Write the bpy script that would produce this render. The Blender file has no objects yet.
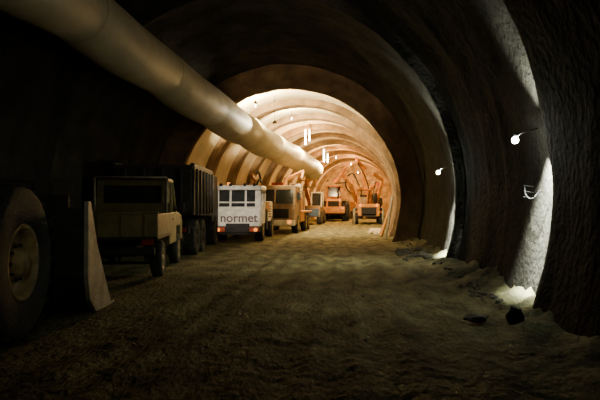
import bpy, bmesh, math, random
from mathutils import Vector, Matrix, noise
random.seed(4)
C=bpy.context.scene.collection
R=math.radians
# ---------------------------------------------------------------- materials
def mat(name,c1,c2=None,rough=.7,metal=0.,scale=4.,bump=0.,bscale=20.,emit=None,es=0.,spec=.3,sy=1.):
    m=bpy.data.materials.new(name); m.use_nodes=True
    nt=m.node_tree; b=nt.nodes['Principled BSDF']
    b.inputs['Roughness'].default_value=rough; b.inputs['Metallic'].default_value=metal
    b.inputs['Specular IOR Level'].default_value=spec
    tc=nt.nodes.new('ShaderNodeTexCoord'); mp=nt.nodes.new('ShaderNodeMapping'); mp.inputs['Scale'].default_value=(1,sy,1)
    nt.links.new(tc.outputs['Object'],mp.inputs['Vector'])
    if c2 is None: c2=tuple(x*.7 for x in c1)
    n=nt.nodes.new('ShaderNodeTexNoise'); n.inputs['Scale'].default_value=scale; n.inputs['Detail'].default_value=7
    nt.links.new(mp.outputs[0],n.inputs['Vector'])
    r=nt.nodes.new('ShaderNodeValToRGB'); r.color_ramp.elements[0].position=.35; r.color_ramp.elements[1].position=.68
    r.color_ramp.elements[0].color=(*c2,1); r.color_ramp.elements[1].color=(*c1,1)
    nt.links.new(n.outputs['Fac'],r.inputs[0]); nt.links.new(r.outputs[0],b.inputs['Base Color'])
    if bump:
        n2=nt.nodes.new('ShaderNodeTexNoise'); n2.inputs['Scale'].default_value=bscale; n2.inputs['Detail'].default_value=8
        nt.links.new(mp.outputs[0],n2.inputs['Vector'])
        bp=nt.nodes.new('ShaderNodeBump'); bp.inputs['Strength'].default_value=bump; bp.inputs['Distance'].default_value=.06
        nt.links.new(n2.outputs['Fac'],bp.inputs['Height']); nt.links.new(bp.outputs[0],b.inputs['Normal'])
    if emit:
        b.inputs['Emission Color'].default_value=(*emit,1); b.inputs['Emission Strength'].default_value=es
    return m
M=dict(
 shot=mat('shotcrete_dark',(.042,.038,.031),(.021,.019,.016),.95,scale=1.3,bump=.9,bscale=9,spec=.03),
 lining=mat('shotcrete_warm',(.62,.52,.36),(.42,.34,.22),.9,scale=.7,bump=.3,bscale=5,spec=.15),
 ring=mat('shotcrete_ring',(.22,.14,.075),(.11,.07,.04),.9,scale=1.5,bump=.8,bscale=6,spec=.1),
 ground=mat('muddy_ground',(.24,.22,.115),(.07,.065,.036),.9,scale=2.2,bump=.9,bscale=16,spec=.1,sy=.5),
 rock=mat('rock',(.15,.14,.11),(.08,.07,.06),.9,scale=3,bump=.6,bscale=8),
 face=mat('heading_face',(.50,.34,.18),(.22,.14,.07),.9,scale=1.6,bump=1,bscale=3),
 duct=mat('duct_fabric',(.50,.45,.32),(.40,.35,.24),.6,scale=1.5,bump=.1,bscale=5),
 seam=mat('duct_seam',(.38,.33,.22),None,.7),
 tyre=mat('tyre_rubber',(.045,.042,.036),(.02,.02,.018),.85,scale=5,bump=.3,bscale=25),
 steel=mat('worn_steel',(.34,.31,.24),(.18,.16,.12),.6,.2,scale=4,bump=.2),
 dark=mat('dark_steel',(.035,.032,.028),(.018,.016,.014),.7,.2,scale=4),
 yellow=mat('dusty_yellow_paint',(.26,.19,.065),(.15,.115,.045),.55,scale=3),
 ochre=mat('dusty_ochre_paint',(.19,.15,.055),(.10,.082,.036),.6,scale=3),
 orange=mat('orange_paint',(.55,.24,.05),(.30,.13,.035),.55,scale=3),
 tan=mat('tan_paint',(.34,.22,.12),(.19,.12,.065),.6,scale=3),
 white=mat('white_paint',(.82,.78,.70),(.6,.54,.45),.5,scale=4),
 red=mat('red_paint',(.5,.09,.03),(.3,.05,.02),.5),
 blue=mat('blue_paint',(.08,.14,.25),(.05,.08,.14),.5),
 glass=mat('dark_glass',(.03,.032,.028),(.02,.02,.02),.12,spec=.6),
 black=mat('black_plastic',(.02,.02,.02),None,.8),
 cable=mat('cable_rubber',(.06,.055,.045),None,.8),
 rim=mat('rim_paint',(.34,.25,.11),(.18,.13,.06),.5,scale=8),
 lampw=mat('lamp_glass',(1,1,1),None,.3,emit=(.93,1,.9),es=200),
 tubew=mat('fluorescent_tube',(1,1,1),None,.3,emit=(1,.90,.70),es=25),
 amber=mat('amber_lens',(.8,.3,.04),None,.3,emit=(1,.32,.05),es=1.6),
 tail=mat('tail_lens',(.25,.02,.02),None,.3),
 letter=mat('grey_lettering',(.16,.11,.10),None,.6),
)
# ---------------------------------------------------------------- helpers
def empty(name,loc=(0,0,0),rz=0):
    e=bpy.data.objects.new(name,None); C.objects.link(e); e.location=loc; e.rotation_euler[2]=R(rz); e.empty_display_size=.3; return e
def obj(name,me,m,parent=None,loc=(0,0,0),rot=(0,0,0),smooth=False):
    o=bpy.data.objects.new(name,me); C.objects.link(o)
    if m: me.materials.append(M[m])
    o.parent=parent; o.location=loc; o.rotation_euler=[R(a) for a in rot]
    if smooth:
        for p in me.polygons: p.use_smooth=True
    return o
def box(name,s,loc,m,p=None,bev=.02,rot=(0,0,0)):
    bm=bmesh.new(); bmesh.ops.create_cube(bm,size=1)
    bmesh.ops.scale(bm,vec=s,verts=bm.verts)
    if bev>0:
        bmesh.ops.bevel(bm,geom=bm.edges[:],offset=min(bev,min(s)*.35),segments=2,affect='EDGES',profile=.5)
    me=bpy.data.meshes.new(name); bm.to_mesh(me); bm.free(); return obj(name,me,m,p,loc,rot)
def prism(name,pts,x0,x1,m,p=None,bev=.02,loc=(0,0,0),rot=(0,0,0)):
    bm=bmesh.new(); a=[bm.verts.new((x0,y,z)) for y,z in pts]; b=[bm.verts.new((x1,y,z)) for y,z in pts]
    n=len(pts); bm.faces.new(a); bm.faces.new(b[::-1])
    for i in range(n): bm.faces.new((a[i],b[i],b[(i+1)%n],a[(i+1)%n]))
    bmesh.ops.recalc_face_normals(bm,faces=bm.faces)
    if bev>0: bmesh.ops.bevel(bm,geom=bm.edges[:],offset=bev,segments=2,affect='EDGES',profile=.5)
    me=bpy.data.meshes.new(name); bm.to_mesh(me); bm.free(); return obj(name,me,m,p,loc,rot)
def cyl(name,r,l,loc,m,p=None,rot=(0,0,0),seg=24,r2=None,caps=True):
    bm=bmesh.new(); bmesh.ops.create_cone(bm,cap_ends=caps,segments=seg,radius1=r,radius2=r if r2 is None else r2,depth=l)
    me=bpy.data.meshes.new(name); bm.to_mesh(me); bm.free()
    o=obj(name,me,m,p,loc,rot)
    for q in me.polygons: q.use_smooth=len(q.vertices)==4
    return o
def rod(name,a,b,r,m,p=None,seg=12):
    a=Vector(a); b=Vector(b); d=b-a
    o=cyl(name,r,d.length,(a+b)/2,m,p,seg=seg); o.rotation_mode='QUATERNION'; o.rotation_quaternion=d.to_track_quat('Z','Y'); return o
def beam(name,a,b,w,h,m,p=None):
    a=Vector(a); b=Vector(b); d=b-a
    o=box(name,(w,h,d.length),(a+b)/2,m,p,.02); o.rotation_mode='QUATERNION'; o.rotation_quaternion=d.to_track_quat('Z','Y'); return o
def lathe(bm,prof,seg=48):
    rings=[]
    for i in range(seg):
        a=2*math.pi*i/seg
        rings.append([bm.verts.new((x,r*math.cos(a),r*math.sin(a))) for r,x in prof])
    for i in range(seg):
        A=rings[i];B=rings[(i+1)%seg]
        for j in range(len(prof)-1): bm.faces.new((A[j],A[j+1],B[j+1],B[j]))
def wheel(name,p,loc,r,w,rimr,side=1,lugs=0,rimmat='rim'):
    e=empty(name,loc); e.parent=p
    h=w/2; bm=bmesh.new()
    lathe(bm,[(rimr,-h*.8),(rimr*1.15,-h),(r*.85,-h),(r*.95,-h*.88),(r,-h*.6),(r,h*.6),(r*.95,h*.88),(r*.85,h),(rimr*1.15,h),(rimr,h*.8)],56)
    me=bpy.data.meshes.new('tyre'); bm.normal_update(); bm.to_mesh(me); bm.free(); obj('tyre',me,'tyre',e,smooth=True)
    bm=bmesh.new(); s=side
    lathe(bm,[(rimr*1.04,h*.84*s),(rimr*1.04,h*.92*s),(rimr*.93,h*.92*s),(rimr*.86,h*.6*s),(rimr*.62,h*.42*s),(rimr*.56,h*.62*s),(rimr*.38,h*.70*s),(rimr*.34,h*.95*s),(0.001,h*.98*s)],40)
    lathe(bm,[(rimr*1.02,-h*.82*s),(rimr*.9,-h*.5*s),(.001,-h*.5*s)],40)
    bmesh.ops.recalc_face_normals(bm,faces=bm.faces)
    me=bpy.data.meshes.new('rim'); bm.to_mesh(me); bm.free(); obj('rim',me,rimmat,e,smooth=True)
    bm=bmesh.new(); nb=10
    for i in range(nb):
        a=2*math.pi*i/nb
        bmesh.ops.create_cone(bm,cap_ends=True,segments=6,radius1=rimr*.045,radius2=rimr*.045,depth=h*.14,
          matrix=Matrix.Translation((h*.70*s,rimr*.47*math.cos(a),rimr*.47*math.sin(a)))@Matrix.Rotation(math.pi/2,4,'Y'))
    me=bpy.data.meshes.new('wheel_nuts'); bm.to_mesh(me); bm.free(); obj('wheel_nuts',me,'dark',e)
    if lugs:
        bm=bmesh.new()
        for i in range(lugs):
            for sd in (-1,1):
                a=2*math.pi*(i+(.5 if sd>0 else 0))/lugs
                mt=Matrix.Rotation(a,4,'X')@Matrix.Translation((sd*h*.47,0,r*.985))@Matrix.Rotation(sd*.5,4,'Z')@Matrix.Diagonal((h*1.0,r*.09,r*.06,1))
                bmesh.ops.create_cube(bm,size=1,matrix=mt)
        me=bpy.data.meshes.new('tread_lugs'); bm.to_mesh(me); bm.free(); obj('tread_lugs',me,'tyre',e)
    return e
def curve(name,pts,r,m,p=None,res=8):
    cu=bpy.data.curves.new(name,'CURVE'); cu.dimensions='3D'; cu.bevel_depth=r; cu.bevel_resolution=res//2; cu.use_fill_caps=True
    s=cu.splines.new('BEZIER'); s.bezier_points.add(len(pts)-1)
    for q,b in zip(pts,s.bezier_points): b.co=q; b.handle_left_type=b.handle_right_type='AUTO'
    cu.materials.append(M[m]); o=bpy.data.objects.new(name,cu); C.objects.link(o); o.parent=p; return o
def plight(name,loc,pw,col,r=.08,p=None,kind='POINT',tgt=None,ang=90,blend=.6):
    l=bpy.data.lights.new(name,kind); l.energy=pw; l.color=col; l.shadow_soft_size=r
    o=bpy.data.objects.new(name,l); C.objects.link(o); o.location=loc; o.parent=p
    if kind=='SPOT':
        l.spot_size=R(ang); l.spot_blend=blend
        o.rotation_euler=(Vector(tgt)-(Vector(loc) if p is None else Vector((0,0,0)))).to_track_quat('-Z','Y').to_euler()
    return o
# ---------------------------------------------------------------- tunnel shell
ZC=1.8
def xc(y): return -2.5+(1.64*((y-24)/26)**1.3 if y>24 else 0)
def nz(x,y,z,s,amp): return noise.noise(Vector((x*s,y*s,z*s)))*amp
def tube(tag,sections,dth,m,rough,ribp,ribd,lipR=None):
    th0,th1=-24,204
    parts=[('wall_right',th0,42),('ceiling',42,138),('wall_left',138,th1)]
    for nm,a0,a1 in parts:
        n=int((a1-a0)/dth); vs=[];fs=[];mi=[]
        for (y,r0) in sections:
            for i in range(n+1):
                t=R(a0+(a1-a0)*i/n); cx,sz=math.cos(t),math.sin(t)
                ph=((y/ribp)%1.0)-.5
                rr=r0-ribd*math.exp(-(ph*ribp/.16)**2)+rough*(nz(cx*5,y,sz*5,.9,1)+.5*nz(cx*5,y,sz*5,2.6,1)+.35*nz(cx*5,y,sz*5,6,1))
                vs.append((xc(y)+rr*cx,y,ZC+rr*sz))
        for k in range(len(sections)-1):
            for i in range(n):
                a=k*(n+1)+i; fs.append((a,a+n+1,a+n+2,a+1))
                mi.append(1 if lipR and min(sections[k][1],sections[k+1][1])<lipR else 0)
        me=bpy.data.meshes.new(nm); me.from_pydata(vs,[],fs); me.update()
        o=obj(nm,me,m,smooth=True)
        if lipR:
            me.materials.append(M['ring'])  # lips coloured darker to paint in shade bands between the lit bays
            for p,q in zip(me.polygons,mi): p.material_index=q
            me.set_sharp_from_angle(angle=R(35))
def ys(a,b,d,r):
    n=max(1,int(round((b-a)/d))); return [(a+(b-a)*i/n,r) for i in range(n+1)]
sec=ys(-10,8.0,.16,5.28)+[(8.12,5.30),(8.22,5.5)]+ys(8.3,14.9,.13,5.46)+[(15.0,5.26),(15.2,5.26),(15.3,5.46)]+ys(15.4,23.5,.14,5.42)
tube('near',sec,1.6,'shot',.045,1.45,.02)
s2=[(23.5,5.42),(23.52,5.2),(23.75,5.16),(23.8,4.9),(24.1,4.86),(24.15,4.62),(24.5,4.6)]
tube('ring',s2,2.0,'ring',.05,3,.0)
s2=[(24.5,4.6),(24.55,4.92)]
y=24.6
while y<73:
    bay=4.4
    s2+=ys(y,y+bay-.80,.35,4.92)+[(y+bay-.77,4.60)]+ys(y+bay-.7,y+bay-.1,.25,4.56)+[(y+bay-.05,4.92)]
    y+=bay
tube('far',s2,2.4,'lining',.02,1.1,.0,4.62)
def disc(name,y,r,m,amp):
    bm=bmesh.new(); vs=[]
    for j in range(0,26):
        for i in range(60):
            t=2*math.pi*i/60; q=r*j/25
            x,z=q*math.cos(t),q*math.sin(t)
            vs.append(bm.verts.new((xc(y)+x,y+amp*(nz(x,3,z,.6,1)+.5*nz(x,8,z,1.7,1)),ZC+z)))
    for j in range(25):
        for i in range(60):
            a=j*60+i;b=j*60+(i+1)%60; 
            if j: bm.faces.new((vs[a],vs[b],vs[b+60],vs[a+60]))
            else: bm.faces.new((vs[a],vs[b+60],vs[a+60]))
    me=bpy.data.meshes.new(name); bm.to_mesh(me); bm.free(); return obj(name,me,m,smooth=True)
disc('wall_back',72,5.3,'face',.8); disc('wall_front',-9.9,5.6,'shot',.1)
# ---------------------------------------------------------------- ground
def gz(x,y):
    me=.25*math.sin(y*.15)+.05*math.sin(y*.4+1)
    h=0
    for c,w,d in ((-2.55,.17,.035),(-2.1,.13,.02),(-1.6,.15,.03),(-.85,.17,.045),(-.35,.13,.02),(.15,.14,.035),(.8,.16,.04),(-3.3,.2,.03),(1.4,.12,.03)):
        u=(x-c-me)/w; h-=d*math.exp(-u*u)*(.75+.5*nz(c,y*.5,1,1,1)); u2=(abs(x-c-me)-w*1.7)/(w*.6); h+=d*.5*math.exp(-u2*u2)*(.8+.7*nz(x,y,4,2.0,1))
    h+=.035*nz(x,y*.4,0,.5,1)+.014*nz(x,y*.6,2,2.6,1)+.014*nz(x,y*.9,5,5.5,1)+.014*nz(x,y,5,12,1)
    e=2.5+ (xc(y)+2.5)-x
    if e<.8: h+=.22*(.8-e)**1.5*(1+.8*nz(x,y,7,1.3,1)+.5*nz(x,y,3,4,1))
    fl=1 if x>-3.0 else max(.0,1-(-3.0-x)/.6)
    return h*fl
xs=[-8.3+.06*i for i in range(int((12.1)/.06)+1)]
yy=[];y=-9.8
while y<72.4:
    yy.append(y); y+= .3 if y<3 else (.06 if y<13 else (.10 if y<26 else .35))
vs=[];fs=[];n=len(xs)
for y in yy:
    for x in xs:
        X=x+(xc(y)+2.5); vs.append((X,y,gz(X,y)))
for k in range(len(yy)-1):
    for i in range(n-1):
        a=k*n+i; fs.append((a,a+1,a+n+1,a+n))
me=bpy.data.meshes.new('floor'); me.from_pydata(vs,[],fs); me.update(); obj('floor',me,'ground',smooth=True)
# ---------------------------------------------------------------- rocks / rubble
def rockmesh(bm,loc,s,seed):
    r=bmesh.ops.create_icosphere(bm,subdivisions=3,radius=1)
    for v in r['verts']:
        d=1+.45*noise.noise(v.co*1.3+Vector((seed,0,0)))+.15*noise.noise(v.co*3.5+Vector((0,seed,0)))
        v.co=Vector((v.co.x*d*s[0],v.co.y*d*s[1],v.co.z*d*s[2]))+Vector(loc)
def rock(name,loc,s,seed,m='rock'):
    bm=bmesh.new(); rockmesh(bm,(0,0,0),s,seed); me=bpy.data.meshes.new(name); bm.to_mesh(me); bm.free(); return obj(name,me,m,loc=loc)
rock('boulder',(2.12,7.5,.12),(.10,.09,.13),1.5,'dark')
rock('flat_stone',(1.66,7.75,.05),(.15,.12,.05),4.2)
bm=bmesh.new()
for i in range(80):
    y=random.uniform(8.3,23) if i>35 else random.uniform(8.6,11); x=2.3-abs(random.gauss(0,.13)); s=random.uniform(.012,.04)
    rockmesh(bm,(x,y,gz(x,y)+s*.4),(s*1.3,s,s*.8),i)
for i in range(16):
    y=random.uniform(16,19.5); x=random.uniform(1.5,2.2); s=random.uniform(.05,.13)
    rockmesh(bm,(x,y,gz(x,y)+s*.3),(s*1.4,s,s*.7),i+300)
for i in range(50):
    y=random.uniform(5,20); x=random.uniform(-2.8,2); s=random.uniform(.008,.018)
    rockmesh(bm,(x,y,gz(x,y)+s*.2),(s*1.3,s,s*.8),i+600)
me=bpy.data.meshes.new('rubble'); bm.to_mesh(me); bm.free(); obj('rubble',me,'rock')
# ---------------------------------------------------------------- ventilation duct
dv=empty('ventilation_duct')
path=[(-5.25,-9,5.25),(-5.25,0,5.30),(-5.25,10,5.30),(-5.22,16,5.24),(-5.1,20,5.13),(-4.75,24,4.92),(-4.3,29,4.72),(-3.8,34,4.62),(-3.25,39,4.5),(-2.7,43,4.2)]
def cr(t):
    k=min(int(t),len(path)-2); u=t-k
    P=[Vector(path[max(0,min(len(path)-1,k+j))]) for j in (-1,0,1,2)]
    return .5*((2*P[1])+(P[2]-P[0])*u+(2*P[0]-5*P[1]+4*P[2]-P[3])*u*u+(3*P[1]-P[0]-3*P[2]+P[3])*u**3)
N=260; vs=[];fs=[]; sg=36; acc=0; prev=cr(0)
seams=[]
for k in range(N+1):
    t=(len(path)-1)*k/N*.99999; c=cr(t); acc+=(c-prev).length; prev=c
    ph=(acc%5.0)/5.0
    rr=.62+.04*math.sin(math.pi*ph)**.5+(.06 if c.y>20 else .06*max(0,(c.y-15)/5))
    if ph<.03: seams.append(c)
    for i in range(sg):
        a=2*math.pi*i/sg; w=.012*noise.noise(Vector((math.cos(a)*2,acc*1.2,math.sin(a)*2)))
        sag=.08*math.sin(math.pi*ph)
        vs.append((c.x+(rr+w)*math.cos(a),c.y,c.z-sag+(rr+w)*math.sin(a)))
for k in range(N):
    for i in range(sg):
        a=k*sg+i;b=k*sg+(i+1)%sg; fs.append((a,b,b+sg,a+sg))
me=bpy.data.meshes.new('fabric_tube'); me.from_pydata(vs,[],fs); me.update(); obj('fabric_tube',me,'duct',dv,smooth=True)
ac=[c for i,c in enumerate(seams) if i==0 or (c-seams[i-1]).length>1]
for c in ac:
    bm=bmesh.new(); q=.645+(.06 if c.y>19 else 0); bmesh.ops.create_cone(bm,cap_ends=False,segments=36,radius1=q,radius2=q,depth=.08)
    me=bpy.data.meshes.new('joint_band'); bm.to_mesh(me); bm.free(); obj('joint_band',me,'seam',dv,c,(90,0,0),True)
    rod('hanger_wire',(c.x,c.y,c.z+.6),(c.x+.05,c.y,c.z+.95 if c.y<23 else c.z+1.1),.012,'dark',dv,6)
cyl('outlet_ring',.69,.2,path[-1],'seam',dv,(90,0,0),32,caps=False)
# ---------------------------------------------------------------- lamps on the right wall
COOL=(.90,1,.86)
def wall_lamp(loc,pw,wx,aims):
    e=empty('wall_work_lamp',loc)
    box('housing',(.08,.06,.05),(0.02,0,.075),'black',e,.02)
    bm=bmesh.new(); bmesh.ops.create_uvsphere(bm,u_segments=20,v_segments=12,radius=.05)
    me=bpy.data.meshes.new('bulb_glass'); bm.to_mesh(me); bm.free(); obj('bulb_glass',me,'lampw',e,smooth=True)
    rod('bracket_arm',(0.03,.03,.08),(wx-loc[0],.4,.25),.007,'black',e)
    for k,(t,w,a) in enumerate(aims):
        d=(t[0]-loc[0],t[1]-loc[1],t[2]-loc[2])
        plight('lamp_light_%d'%k,(.06 if d[0]>0 else -.07,.0,-.0),w,COOL if d[0]>0 else (.98,1,.66),.05,e,'SPOT',d,a,1.0)
    plight('lamp_glow',(-.10,-.02,-.09),pw,COOL,.05,e)
    return e
wall_lamp((2.42,8.55,2.5),12,2.95,[((2.95,8.70,1.5),8000,70),((2.84,8.75,.75),6500,30),((2.6,8.8,4.3),1300,50),((-1.5,10.5,0),60,85)])
wall_lamp((2.36,15.6,2.42),30,2.9,[((2.95,15.75,1.5),17000,75),((2.82,15.8,.6),16000,36),((2.4,15.8,4.3),2600,62),((-2.5,16.5,0),480,90)])
cb=empty('cable_bracket',(2.84,9.2,1.75))
for i in range(3): rod('hook_%d'%i,(.06,0,-.1+i*.09),(-.12,-.05,-.07+i*.09),.008,'black',cb,8)
curve('hung_cable',[(-.1,-.05,.1),(-.12,-.2,-.05),(-.08,-.35,-.1),(.0,-.5,.02)],.006,'black',cb)
# ---------------------------------------------------------------- wheel loader
def loader(name,loc,rz,s=1.0,paint='yellow',wr=.90,bw=1.42):
    e=empty(name,loc,rz); e.scale=(s,s,s)
    tw=.62
    for i,(x,y) in enumerate(((1.02,0),(-1.02,0),(1.02,-3.1),(-1.02,-3.1))):
        wheel('wheel_%d'%i,e,(x,y,wr),wr,tw,wr*.47,1 if x>0 else -1,22)
    cyl('front_axle',.2,1.6,(0,0,wr),'dark',e,(0,90,0)); cyl('rear_axle',.2,1.6,(0,-3.1,wr),'dark',e,(0,90,0))
    prism('front_frame',[(-1.0,.7),(.55,.7),(.6,1.1),(.25,1.95),(-.15,1.95),(-.6,1.3),(-1.0,1.3)],-.45,.45,paint,e)
    box('articulation_joint',(.4,.8,.5),(0,-1.2,.95),'dark',e)
    prism('engine_hood',[(-4.5,1.0),(-1.9,1.0),(-1.9,2.05),(-3.9,1.95),(-4.45,1.75)],-.65,.65,paint,e,.05)
    box('rear_counterweight',(2.0,.45,.6),(0,-4.5,1.0),paint,e,.08)
    box('radiator_grille',(.95,.04,.6),(0,-4.49+.01,1.48),'black',e)
    for x in (-.8,.8): 
        box('rear_fender',(.62,1.3,.06),(x+.05*(1 if x>0 else -1),-3.1,1.98),paint,e)
        box('tail_light',(.14,.04,.1),(x,-4.74,1.15),'amber',e)
    prism('rear_frame',[(-4.4,.6),(-1.3,.6),(-1.3,1.1),(-4.4,1.1)],-.5,.5,'dark',e)
    prism('cab_lower',[(-2.2,1.35),(-.8,1.35),(-.75,2.2),(-2.2,2.2)],-.6,.6,paint,e)
    prism('cab_glass',[(-2.16,2.2),(-.78,2.2),(-.95,3.05),(-2.1,3.05)],-.57,.57,'glass',e)
    for x in (-.58,.58):
        rod('pillar_f',(x,-.77,2.2),(x,-.94,3.06),.04,paint,e); rod('pillar_r',(x,-2.16,2.2),(x,-2.1,3.06),.04,paint,e); rod('pillar_m',(x,-1.5,2.2),(x,-1.5,3.06),.035,paint,e)
    box('cab_roof',(1.36,1.5,.14),(0,-1.5,3.12),paint,e,.05)
    for x in (-.5,.5): cyl('work_light',.08,.08,(x,-2.28,3.05),'dark',e,(90,0,0),14)
    cyl('exhaust_stack',.06,.7,(.35,-3.2,2.3),'dark',e)
    for x in (-.55,.55):
        prism('lift_arm',[(-.1,1.9),(.15,1.95),(.95,1.25),(1.45,.55),(1.35,.25),(1.05,.35),(.75,.95),(-.1,1.6)],x-.07,x+.07,paint,e)
        rod('lift_cylinder',(x*.8,-.5,1.0),(x*.8,.8,.95),.07,'steel',e)
    rod('tilt_cylinder',(0,0,1.75),(0,1.15,1.05),.07,'steel',e)
    prism('bell_crank',[(.55,1.5),(.75,1.5),(1.0,.7),(.85,.65)],-.07,.07,'dark',e)
    prof=[(1.22,1.5),(1.22,.6),(1.32,.28),(1.6,.08),(2.35,.03),(2.35,.09),(1.64,.14),(1.40,.32),(1.30,.62),(1.30,1.5)]
    prism('bucket_shell',prof,-bw,bw,'dark',e,.01)
    for x in (-bw,bw):
        prism('bucket_side',[(1.20,1.6),(1.32,1.6),(1.62,1.0),(2.38,.02),(1.55,.05),(1.28,.26),(1.18,.6)],x-.03,x+.03,'steel',e,.01)
    box('bucket_cutting_edge',(bw*2.04,.25,.04),(0,2.4,.05),'steel',e,.01)
    box('bucket_spill_guard',(bw*1.7,.06,.2),(0,1.27,1.58),'dark',e)
    for i in range(8): prism('bucket_tooth_%d'%i,[(2.4,.02),(2.68,.03),(2.4,.1)],-1.36+i*.388-.05,-1.36+i*.388+.05,'dark',e,0)
    return e
loader('wheel_loader',(-4.98,6.42,0),8,bw=1.62)
loader('wheel_loader',(-1.55,55.5+4,0),0,1.08,'orange')
# ---------------------------------------------------------------- pickup truck
def pickup(name,loc,rz):
    e=empty(name,loc,rz); P='ochre'
    for i,(x,y) in enumerate(((.76,1.0),(-.76,1.0),(.76,3.95),(-.76,3.95))): wheel('wheel_%d'%i,e,(x,y,.39),.39,.24,.22,1 if x>0 else -1,0)
    box('chassis',(.9,4.4,.2),(0,2.4,.6),'dark',e)
    box('bed_floor',(1.8,2.1,.08),(0,1.05,.88),'dark',e)
    box('tailgate',(1.8,.06,.48),(0,.0,1.14),P,e); 
    for x in (-.88,.88): box('bed_side',(.05,2.1,.46),(x,1.05,1.14),P,e)
    box('headboard',(1.8,.06,.7),(0,2.1,1.25),P,e)
    for i in range(4): box('tailgate_rib_%d'%i,(.05,.04,.44),(-.66+i*.44,-.045,1.14),P,e)
    box('tailgate_top_rail',(1.84,.09,.05),(0,0,1.39),P,e)
    for x in (-.7,.7):
        box('mudflap',(.3,.02,.35),(x,.55,.55),'black',e); box('tail_lamp',(.24,.05,.12),(x,-.0,.80),'tail',e)
    box('rear_bumper',(1.7,.1,.14),(0,-.03,.62),'dark',e); box('licence_plate',(.5,.02,.11),(0,-.095,.63),'dark',e,0)
    prism('cab_lower',[(2.2,.6),(3.5,.6),(3.5,1.0),(4.4,1.0),(4.4,.6),(4.85,.6),(4.88,1.15),(4.7,1.28),(3.75,1.38),(2.2,1.38)],-.86,.86,P,e,.03)
    prism('cab_greenhouse',[(2.25,1.38),(3.75,1.36),(3.25,2.12),(2.35,2.12)],-.78,.78,'glass',e,.02)
    for x in (-.79,.79):
        for nm,a,b in (('pillar_a',(x,3.76,1.38),(x*.97,3.26,2.13)),('pillar_b',(x,3.0,1.38),(x*.97,2.9,2.13)),('pillar_c',(x,2.24,1.38),(x*.97,2.32,2.13))): rod(nm,a,b,.05,P,e)
        box('door_mirror',(.16,.08,.22),(x*1.22,3.65,1.5),'black',e); box('door_handle',(.02,.14,.03),(x*1.1,2.75,1.2),'black',e)
    box('rear_window_frame_low',(1.58,.06,.16),(0,2.24,1.45),P,e); box('rear_window_frame_side',(.14,.05,.7),(.72,2.28,1.75),P,e); box('rear_window_frame_side2',(.14,.05,.7),(-.72,2.28,1.75),P,e)
    box('cab_roof',(1.62,1.0,.10),(0,2.8,2.15),P,e,.04)
    box('rear_window_frame_top',(1.58,.06,.12),(0,2.3,2.06),P,e)
    for x in (-.8,.8): rod('rack_post',(x,2.05,1.3),(x,2.05,2.2),.025,'steel',e)
    rod('rack_bar',(-.8,2.05,2.2),(.8,2.05,2.2),.025,'steel',e)
    box('front_bumper',(1.75,.15,.2),(0,4.92,.62),'dark',e)
    box('load_toolbox',(1.1,.5,.4),(-.1,1.7,1.12),'dark',e)
    return e
pickup('pickup_truck',(-4.76,11.6,0),10)
# ---------------------------------------------------------------- dump truck (dark)
def dumper(name,loc,rz):
    e=empty(name,loc,rz)
    for i,(x,y) in enumerate(((.95,.9),(-.95,.9),(.95,2.2),(-.95,2.2),(.95,5.6),(-.95,5.6))): wheel('wheel_%d'%i,e,(x,y,.55),.55,.4,.3,1 if x>0 else -1,18,'dark')
    box('chassis',(.9,6.4,.3),(0,3.2,.95),'dark',e)
    prism('tipper_floor',[(0,1.25),(4.2,1.15),(4.2,1.27),(0,1.37)],-1.15,1.15,'dark',e)
    for x in (-1.13,1.13):
        prism('tipper_side',[(-.05,1.25),(4.2,1.15),(4.2,2.75),(.1,2.7)],x-.05,x+.05,'dark',e)
        for i in range(6): box('side_rib_%d'%i,(.08,.1,1.4),(x*1.06,.4+i*.7,1.95),'dark',e)
        box('side_top_rail',(.12,4.2,.12),(x,2.1,2.74),'dark',e)
    box('tipper_tailgate',(2.2,.08,1.35),(0,.02,1.98),'dark',e); 
    for i in range(4): box('tailgate_rib_%d'%i,(.09,.06,1.3),(-.8+i*.533,-.05,1.98),'dark',e)
    box('tailgate_rail',(2.3,.12,.12),(0,0,2.68),'dark',e)
    box('tipper_headboard',(2.3,.08,1.6),(0,4.2,2.0),'dark',e)
    prism('driver_cab',[(4.6,.9),(6.5,.9),(6.55,1.7),(6.3,2.7),(4.6,2.7)],-1.1,1.1,'dark',e,.05)
    box('rear_bumper',(2.1,.1,.2),(0,-.02,.8),'dark',e)
    for x in (-.8,.8): box('tail_lamp',(.3,.04,.12),(x,-.09,.82),'tail',e); box('mudflap',(.4,.02,.5),(x*1.15,.25,.6),'black',e)
    return e
dumper('dump_truck',(-5.8,17.2,0),6)
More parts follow.
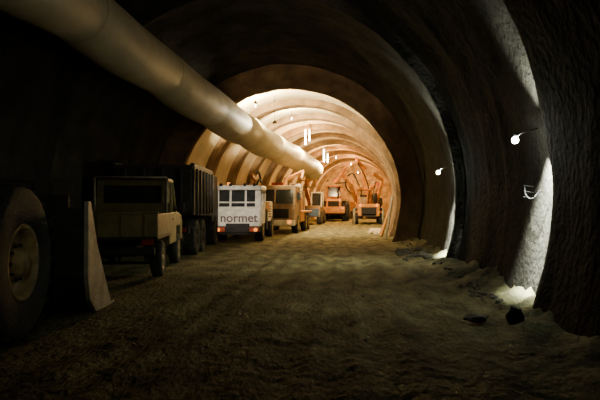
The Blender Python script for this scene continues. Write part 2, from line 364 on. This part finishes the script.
# ---------------------------------------------------------------- white concrete sprayer carrier (faces camera)
def sprayer(name,loc,rz):
    e=empty(name,loc,rz)
    W='white'
    for i,(x,y) in enumerate(((.8,1.0),(-.8,1.0),(.8,4.4),(-.8,4.4))): wheel('wheel_%d'%i,e,(x,y,.5),.5,.36,.27,1 if x>0 else -1,18)
    box('front_bumper',(1.94,.22,.24),(0,.05,.50),'dark',e,.04)
    for x in (-.72,.72): box('bumper_end',(.44,.23,.2),(x,.04,.52),'red',e,.03)
    box('bumper_step',(1.5,.2,.08),(0,-.08,.34),'dark',e)
    box('front_panel',(1.92,.9,.80),(0,.58,1.04),W,e,.05)
    prism('cab_body',[(.1,1.3),(1.7,1.3),(1.7,1.48),(.16,1.48)],-.95,.95,W,e,.02)
    prism('cab_glass',[(.22,1.4),(1.65,1.4),(1.6,2.2),(.32,2.2)],-.88,.88,'glass',e,.02)
    for x,w in ((-.88,.16),(-.32,.07),(.32,.07),(.84,.24)):
        prism('windshield_pillar',[(.15,1.44),(.25,1.44),(.34,2.22),(.25,2.22)],x-w/2,x+w/2,W,e,.01)
    for x in (-.92,.92):
        rod('rear_pillar',(x,1.66,1.4),(x,1.6,2.2),.07,W,e); rod('mid_pillar',(x,.95,1.4),(x,.95,2.2),.05,W,e)
    box('windshield_bar',(1.84,.05,.06),(0,.2,1.66),W,e)
    box('cab_roof',(2.02,1.6,.2),(0,.9,2.28),W,e,.05)
    box('side_door',(.05,.9,.9),(.965,.95,1.2),W,e)
    for x in (-.7,-.3,.3,.7): cyl('roof_light',.07,.08,(x,.12,2.40),'dark',e,(90,0,0),14)
    cyl('beacon',.07,.14,(-.45,.5,2.44),'amber',e)
    for x in (-.78,.78): cyl('headlight',.08,.06,(x,-.09,.52),'amber',e,(90,0,0),16)
    tc=bpy.data.curves.new('front_lettering','FONT'); tc.body='normet'; tc.size=.52; tc.extrude=.008; tc.align_x='CENTER'; tc.offset=.008
    tc.materials.append(M['letter']); to=bpy.data.objects.new('front_lettering',tc); C.objects.link(to); to.parent=e; to.location=(.05,.12,.84); to.rotation_euler=(R(90),0,0)
    box('ladder_side',(.06,.4,.9),(.98,2.0,.9),'dark',e)
    box('engine_housing',(1.9,2.4,.95),(0,3.4,1.25),W,e,.06)
    for i in range(5): box('louvre_%d'%i,(.02,.9,.05),(.96,3.4,1.0+i*.12),'dark',e,0)
    box('side_panel',(.05,1.2,.5),(.97,2.4,1.45),'orange',e)
    box('chassis',(1.0,5.4,.25),(0,2.8,.65),'dark',e)
    cyl('boom_turret',.3,.5,(0,2.3,1.9),'orange',e)
    beam('spray_boom_lower',(0,2.3,2.1),(.1,4.9,2.75),.22,.22,'orange',e); beam('spray_boom_upper',(.1,4.9,2.75),(.15,2.9,2.95),.16,.16,'orange',e)
    curve('concrete_hose',[(.3,2.4,2.0),(.4,3.6,2.75),(.3,4.9,2.9),(.35,3.2,3.05)],.05,'black',e)
    return e
sprayer('concrete_sprayer_truck',(-4.72,24.4,0),1)
# ---------------------------------------------------------------- flatbed truck with brown load (faces camera)
def flatbed(name,loc,rz):
    e=empty(name,loc,rz)
    for i,(x,y) in enumerate(((.95,1.1),(-.95,1.1),(.95,4.6),(-.95,4.6),(.95,5.8),(-.95,5.8))): wheel('wheel_%d'%i,e,(x,y,.52),.52,.34,.28,1 if x>0 else -1,0)
    prism('cab_shell',[(.0,.5),(2.0,.5),(2.0,2.6),(.25,2.6),(.02,1.6)],-1.1,1.1,'tan',e,.05)
    prism('windshield',[(-.01,1.62),(.06,1.62),(.24,2.38),(.17,2.38)],-.98,.98,'glass',e,.005)
    box('windshield_divider',(.08,.05,.78),(0,.09,2.0),'tan',e,rot=(-12,0,0))
    for x in (-1.1,1.1): box('side_window',(.03,.8,.6),(x,1.0,1.98),'glass',e); box('mirror',(.18,.06,.4),(x*1.15,.1,2.0),'black',e); box('door_line',(.02,.05,1.6),(x,1.5,1.4),'dark',e,0)
    box('grille',(1.5,.05,.5),(0,-.02,1.1),'dark',e); box('bumper',(2.2,.2,.3),(0,-.02,.6),'white',e,.05)
    for x in (-.8,.8): cyl('headlight',.11,.05,(x,-.12,.65),'amber',e,(90,0,0),16)
    box('chassis',(.95,6.8,.3),(0,3.8,.9),'dark',e)
    box('flatbed_deck',(2.3,5.0,.12),(0,4.7,1.15),'orange',e)
    box('side_locker',(.3,1.6,.5),(.95,3.0,.85),'orange',e)
    for i,(x,y,z,sx,sy,sz,m_) in enumerate(((-.5,3.0,1.75,1.0,1.2,1.1,'tan'),(.55,3.0,1.6,.9,1.2,.8,'orange'),(0,4.5,1.8,1.9,1.2,1.2,'tan'),(-.3,3.2,2.6,.8,.9,.5,'red'),(.5,4.4,2.6,.7,.8,.45,'white'))):
        box('crate_%d'%i,(sx,sy,sz),(x,y,z),m_,e,.04); box('crate_band_%d'%i,(sx+.03,.06,sz+.03),(x,y-.25,z),'dark',e,.005)
    for i in range(3): rod('pipe_%d'%i,(-.6+i*.5,5.3,1.4),(-.4+i*.5,6.9,1.6+.3*i),.12,'steel',e)
    beam('loader_crane_post',(.2,2.2,1.2),(.2,2.2,3.0),.22,.22,'orange',e); beam('loader_crane_arm',(.2,2.2,3.0),(.9,4.6,3.6),.16,.18,'orange',e); beam('loader_crane_jib',(.9,4.6,3.6),(1.0,3.2,3.1),.12,.14,'orange',e)
    return e
flatbed('flatbed_truck',(-4.0,31.0,0),-3)
# ---------------------------------------------------------------- telehandler / lift
def telehandler(name,loc,rz):
    e=empty(name,loc,rz)
    for i,(x,y) in enumerate(((.85,.6),(-.85,.6),(.85,3.2),(-.85,3.2))): wheel('wheel_%d'%i,e,(x,y,.55),.55,.4,.3,1 if x>0 else -1,18)
    prism('body',[(0,.6),(3.9,.6),(3.9,1.3),(0,1.5)],-.55,.95,'tan',e,.05)
    box('front_apron',(1.5,.1,.6),(.1,-.02,.95),'blue',e)
    prism('cab',[(.8,1.3),(2.3,1.3),(2.2,2.5),(1.1,2.5)],.15,.95,'glass',e,.03); box('cab_roof',(.9,1.3,.1),(.55,1.65,2.55),'white',e)
    for x in (.15,.95):
        rod('cab_pillar_f',(x,.8,1.35),(x,1.1,2.52),.05,'white',e); rod('cab_pillar_r',(x,2.3,1.35),(x,2.2,2.52),.05,'white',e)
    beam('boom_outer',(-.3,3.7,1.6),(-.3,.6,3.0),.32,.36,'orange',e); beam('boom_inner',(-.3,.6,3.0),(.1,-1.4,3.75),.22,.26,'orange',e)
    beam('boom_head',(.1,-1.4,3.75),(.2,-1.6,3.0),.2,.2,'orange',e)
    box('work_platform_floor',(1.3,.8,.06),(.2,-2.0,2.9),'steel',e)
    for z in (3.4,3.9):
        for a,b in (((-.45,-2.4),(.85,-2.4)),((-.45,-1.6),(.85,-1.6)),((-.45,-2.4),(-.45,-1.6)),((.85,-2.4),(.85,-1.6))): rod('platform_rail',(a[0],a[1],z),(b[0],b[1],z),.025,'orange',e,8)
    for x in (-.45,.85):
        for y in (-2.4,-1.6): rod('platform_post',(x,y,2.9),(x,y,3.9),.025,'orange',e,8)
    return e
telehandler('telehandler',(-3.3,46,0),-3)
# ---------------------------------------------------------------- drill jumbo
def jumbo(name,loc,rz,s=1):
    e=empty(name,loc,rz); e.scale=(s,s,s)
    for i,(x,y) in enumerate(((.95,.9),(-.95,.9),(.95,4.2),(-.95,4.2))): wheel('wheel_%d'%i,e,(x,y,.6),.6,.42,.33,1 if x>0 else -1,18)
    prism('rear_body',[(0,.6),(2.6,.6),(2.6,1.5),(.2,1.5),(0,1.3)],-.8,.8,'orange',e,.06)
    box('rear_grille',(1.1,.04,.5),(0,-.02,1.0),'black',e)
    box('chassis',(1.1,6.0,.4),(0,3.0,.75),'dark',e); box('mid_deck',(1.8,2.4,.4),(0,3.8,1.2),'orange',e)
    box('canopy',(1.2,1.6,.1),(-.3,3.6,2.6),'orange',e,.04)
    for x in (-.85,.25):
        for y in (2.9,4.3): rod('canopy_post',(x,y,1.4),(x,y,2.6),.05,'orange',e)
    box('operator_seat',(.5,.5,.8),(-.3,3.6,1.8),'dark',e)
    box('electric_cabinet',(.6,.6,.5),(-.4,1.4,1.75),'tan',e); cyl('cable_reel',.45,.3,(.5,.9,1.85),'dark',e,(0,90,0))
    for x in (-.75,.75): cyl('work_light',.1,.06,(x*.8,-.04,1.4),'amber',e,(90,0,0),14); rod('jack_leg',(x*1.4,.2,0),(x*1.4,.2,1.2),.09,'steel',e); beam('jack_arm',(x,.3,.9),(x*1.4,.2,.9),.12,.12,'orange',e)
    for k,(x0,t,f0,f1) in enumerate(((-.6,(-1.9,8.0,4.0),(-2.6,5.6,3.2),(-1.5,9.4,5.0)),(.1,(-.3,8.2,4.6),(-.8,5.2,5.0),(.0,10,4.7)),(.6,(1.0,8.0,2.9),(.9,4.6,2.9),(1.1,9.6,3.1)))):
        beam('boom_%d'%k,(x0,5.4,1.5),t,.26,.28,'orange',e); beam('feed_beam_%d'%k,f0,f1,.2,.24,'orange',e); box('rock_drill_%d'%k,(.25,.8,.25),(f0[0],f0[1]+.6,f0[2]+.2),'red',e)
        curve('hydraulic_hose_%d'%k,[(x0,4.6,1.6),(x0*1.2,6.2,3.1),f0],.05,'black',e)
    beam('basket_boom',(-.9,2.8,1.7),(-1.5,.6,3.4),.24,.26,'orange',e); beam('basket_boom_tip',(-1.5,.6,3.4),(-.7,-1.2,2.6),.2,.22,'orange',e)
    beam('charging_boom',(.7,3.2,1.6),(1.1,1.8,3.3),.2,.22,'orange',e); beam('charging_boom_tip',(1.1,1.8,3.3),(.3,.4,3.7),.17,.19,'orange',e)
    curve('basket_hose',[(-.9,2.8,1.9),(-1.7,1.2,3.0),(-1.3,.4,3.7),(-.7,-1.2,2.8)],.05,'black',e)
    return e
jumbo('drilling_jumbo',(1.5,46.5,0),0,1.1)
def excavator(name,loc,rz):
    e=empty(name,loc,rz)
    for x in (-.95,.95):
        prism('track',[(-1.6,.25),(-1.3,.0),(1.3,.0),(1.6,.25),(1.6,.6),(1.3,.85),(-1.3,.85),(-1.6,.6)],x-.25,x+.25,'dark',e,.05)
    prism('upper_body',[(-1.7,1.0),(1.3,1.0),(1.3,1.6),(.2,1.7),(-.2,2.0),(-1.7,2.0)],-1.15,1.15,'orange',e,.06)
    cyl('slew_ring',.6,.25,(0,0,.92),'dark',e)
    prism('cab_glass',[(-.1,1.6),(1.3,1.6),(1.1,2.8),(0,2.8)],-1.1,-.3,'glass',e,.03); box('cab_roof',(.86,1.2,.1),(-.7,.55,2.85),'orange',e)
    prism('boom',[(.9,1.5),(1.2,1.4),(2.6,3.4),(4.2,3.6),(4.2,3.85),(2.4,3.8)],-.05,.25,'orange',e); prism('stick',[(4.0,4.1),(4.35,4.05),(4.3,2.2),(4.1,2.2)],-.02,.22,'orange',e)
    prism('digging_bucket',[(4.0,2.3),(4.4,2.3),(4.5,1.7),(4.0,1.3),(3.5,1.5),(3.75,1.75)],-.35,.55,'dark',e)
    rod('boom_ram',(.1,.9,1.3),(.1,2.1,2.9),.07,'steel',e); rod('stick_ram',(.1,2.7,3.95),(.1,4.1,4.15),.06,'steel',e)
    return e
excavator('excavator',(1.6,66,0),200)
sb=empty('leaning_steel_sections')
for i,(a,b) in enumerate((((1.7,27.5,.0),(2.05,28.0,2.0)),((1.5,28.2,.0),(2.05,28.6,1.6)),((1.5,29.3,.0),(2.0,29.6,1.3)))): beam('section_%d'%i,a,b,.1,.1,'orange' if i else 'steel',sb)
pile=bmesh.new()
for i in range(40):
    y=random.uniform(31,36); x=1.3+(xc(y)+2.5)-abs(random.gauss(0,.2)); s=random.uniform(.08,.16); rockmesh(pile,(x,y,s*.3),(s*1.3,s*1.4,s*.8),i+50)
me=bpy.data.meshes.new('muck_pile'); pile.to_mesh(me); pile.free(); obj('muck_pile',me,'lining')
# ---------------------------------------------------------------- hanging lamps, unseen fill floods
WARM=(1,.54,.16); WW=(1,.66,.27); HOT=(1,.82,.46)
def hanglamp(loc,pw,col,h=.45,w=.12,spot=None,glow=True):
    e=empty('hanging_work_lamp',loc)
    cyl('shade',w*1.2,.12,(0,0,h/2+.1),'tan',e,seg=16,r2=w*.5)
    cyl('lamp_tube',w*.5,h,(0,0,0),'tubew' if glow else 'white',e,seg=12)
    top=ZC+math.sqrt(max(.1,4.7**2-(loc[0]-xc(loc[1]))**2))-loc[2]
    rod('cord',(0,0,h/2+.1),(0,0,top),.012,'dark',e,6)
    if spot: plight('lamp_light',(.0,.15,0),pw,col,.12,e,'SPOT',spot,165,.5)
    else: plight('lamp_light',(.12,0,-h/2-.12),pw,col,.15,e)
hanglamp((-4.1,25.3,5.85),5600,HOT,.12,.07,spot=(.3,1.6,.2))
hanglamp((-3.0,30.0,6.0),3300,HOT,.12,.05,spot=(.2,1.6,-.1))
hanglamp((-2.75,36,5.75),1700,WW,.9,.11)
hanglamp((-2.55,36.6,5.9),10,WW,.7,.09)
hanglamp((-1.9,42.5,5.15),1500,WW,.9,.11)
hanglamp((-1.65,43.2,5.0),10,WW,.6,.1)
hanglamp((-1.2,50,5.6),1700,WARM,.12,.06)
hanglamp((.1,58,5.6),2000,WARM,.12,.06)
hanglamp((.9,66,5.2),2300,WARM,.12,.06)
dl=empty('duct_work_lamp',(-3.2,24.8,5.0)); cyl('shade',.1,.12,(0,0,.08),'tan',dl,seg=16,r2=.05); rod('cord',(0,0,.1),(0,0,1.2),.01,'dark',dl,6)
plight('lamp_light',(0,-.12,-.03),700,(1,.88,.60),.1,dl,'SPOT',(-3.0,-4.6,.2),50,.9)
def fill_flood(loc,tgt,pw,col,ang):  # unseen fill light with a housing, out of frame
    e=empty('unseen_fill_flood',loc)
    box('housing',(.34,.22,.26),(0,0,.26),'dark',e); rod('hanger',(0,0,.25),(0,0,.8),.015,'dark',e)
    plight('unseen_fill_light',(0,0,-.02),pw,col,.1,e,'SPOT',tuple(tgt[i]-loc[i] for i in range(3)),ang,.8)
fill_flood((-1.5,5,6.2),(-4.7,24.4,1.5),14000,(1,.88,.70),8.5)  # added narrow beam to brighten the white truck's front
fill_flood((-.6,5,6.2),(-.6,17.5,0),900,(.99,1,.60),36)  # added to brighten the ground, no such lamp in view
fill_flood((1.2,-4,4.6),(-5.6,11,2.6),400,(.97,1,.74),34)
fill_flood((-2.2,-4,4.4),(-1.6,24,6.0),5000,(1,.80,.55),17)  # added from behind the camera to lift the brown ring face
# ---------------------------------------------------------------- world, camera
w=bpy.data.worlds.new('world'); bpy.context.scene.world=w; w.use_nodes=True
w.node_tree.nodes['Background'].inputs[0].default_value=(.5,.6,.4,1); w.node_tree.nodes['Background'].inputs[1].default_value=.0
cam=bpy.data.cameras.new('camera'); co=bpy.data.objects.new('camera',cam); C.objects.link(co)
co.location=(0,0,1.55); co.rotation_euler=(R(90),0,0); cam.lens=35; cam.sensor_width=36; cam.shift_x=-50/600; cam.shift_y=5/600; cam.clip_end=200
bpy.context.scene.camera=co
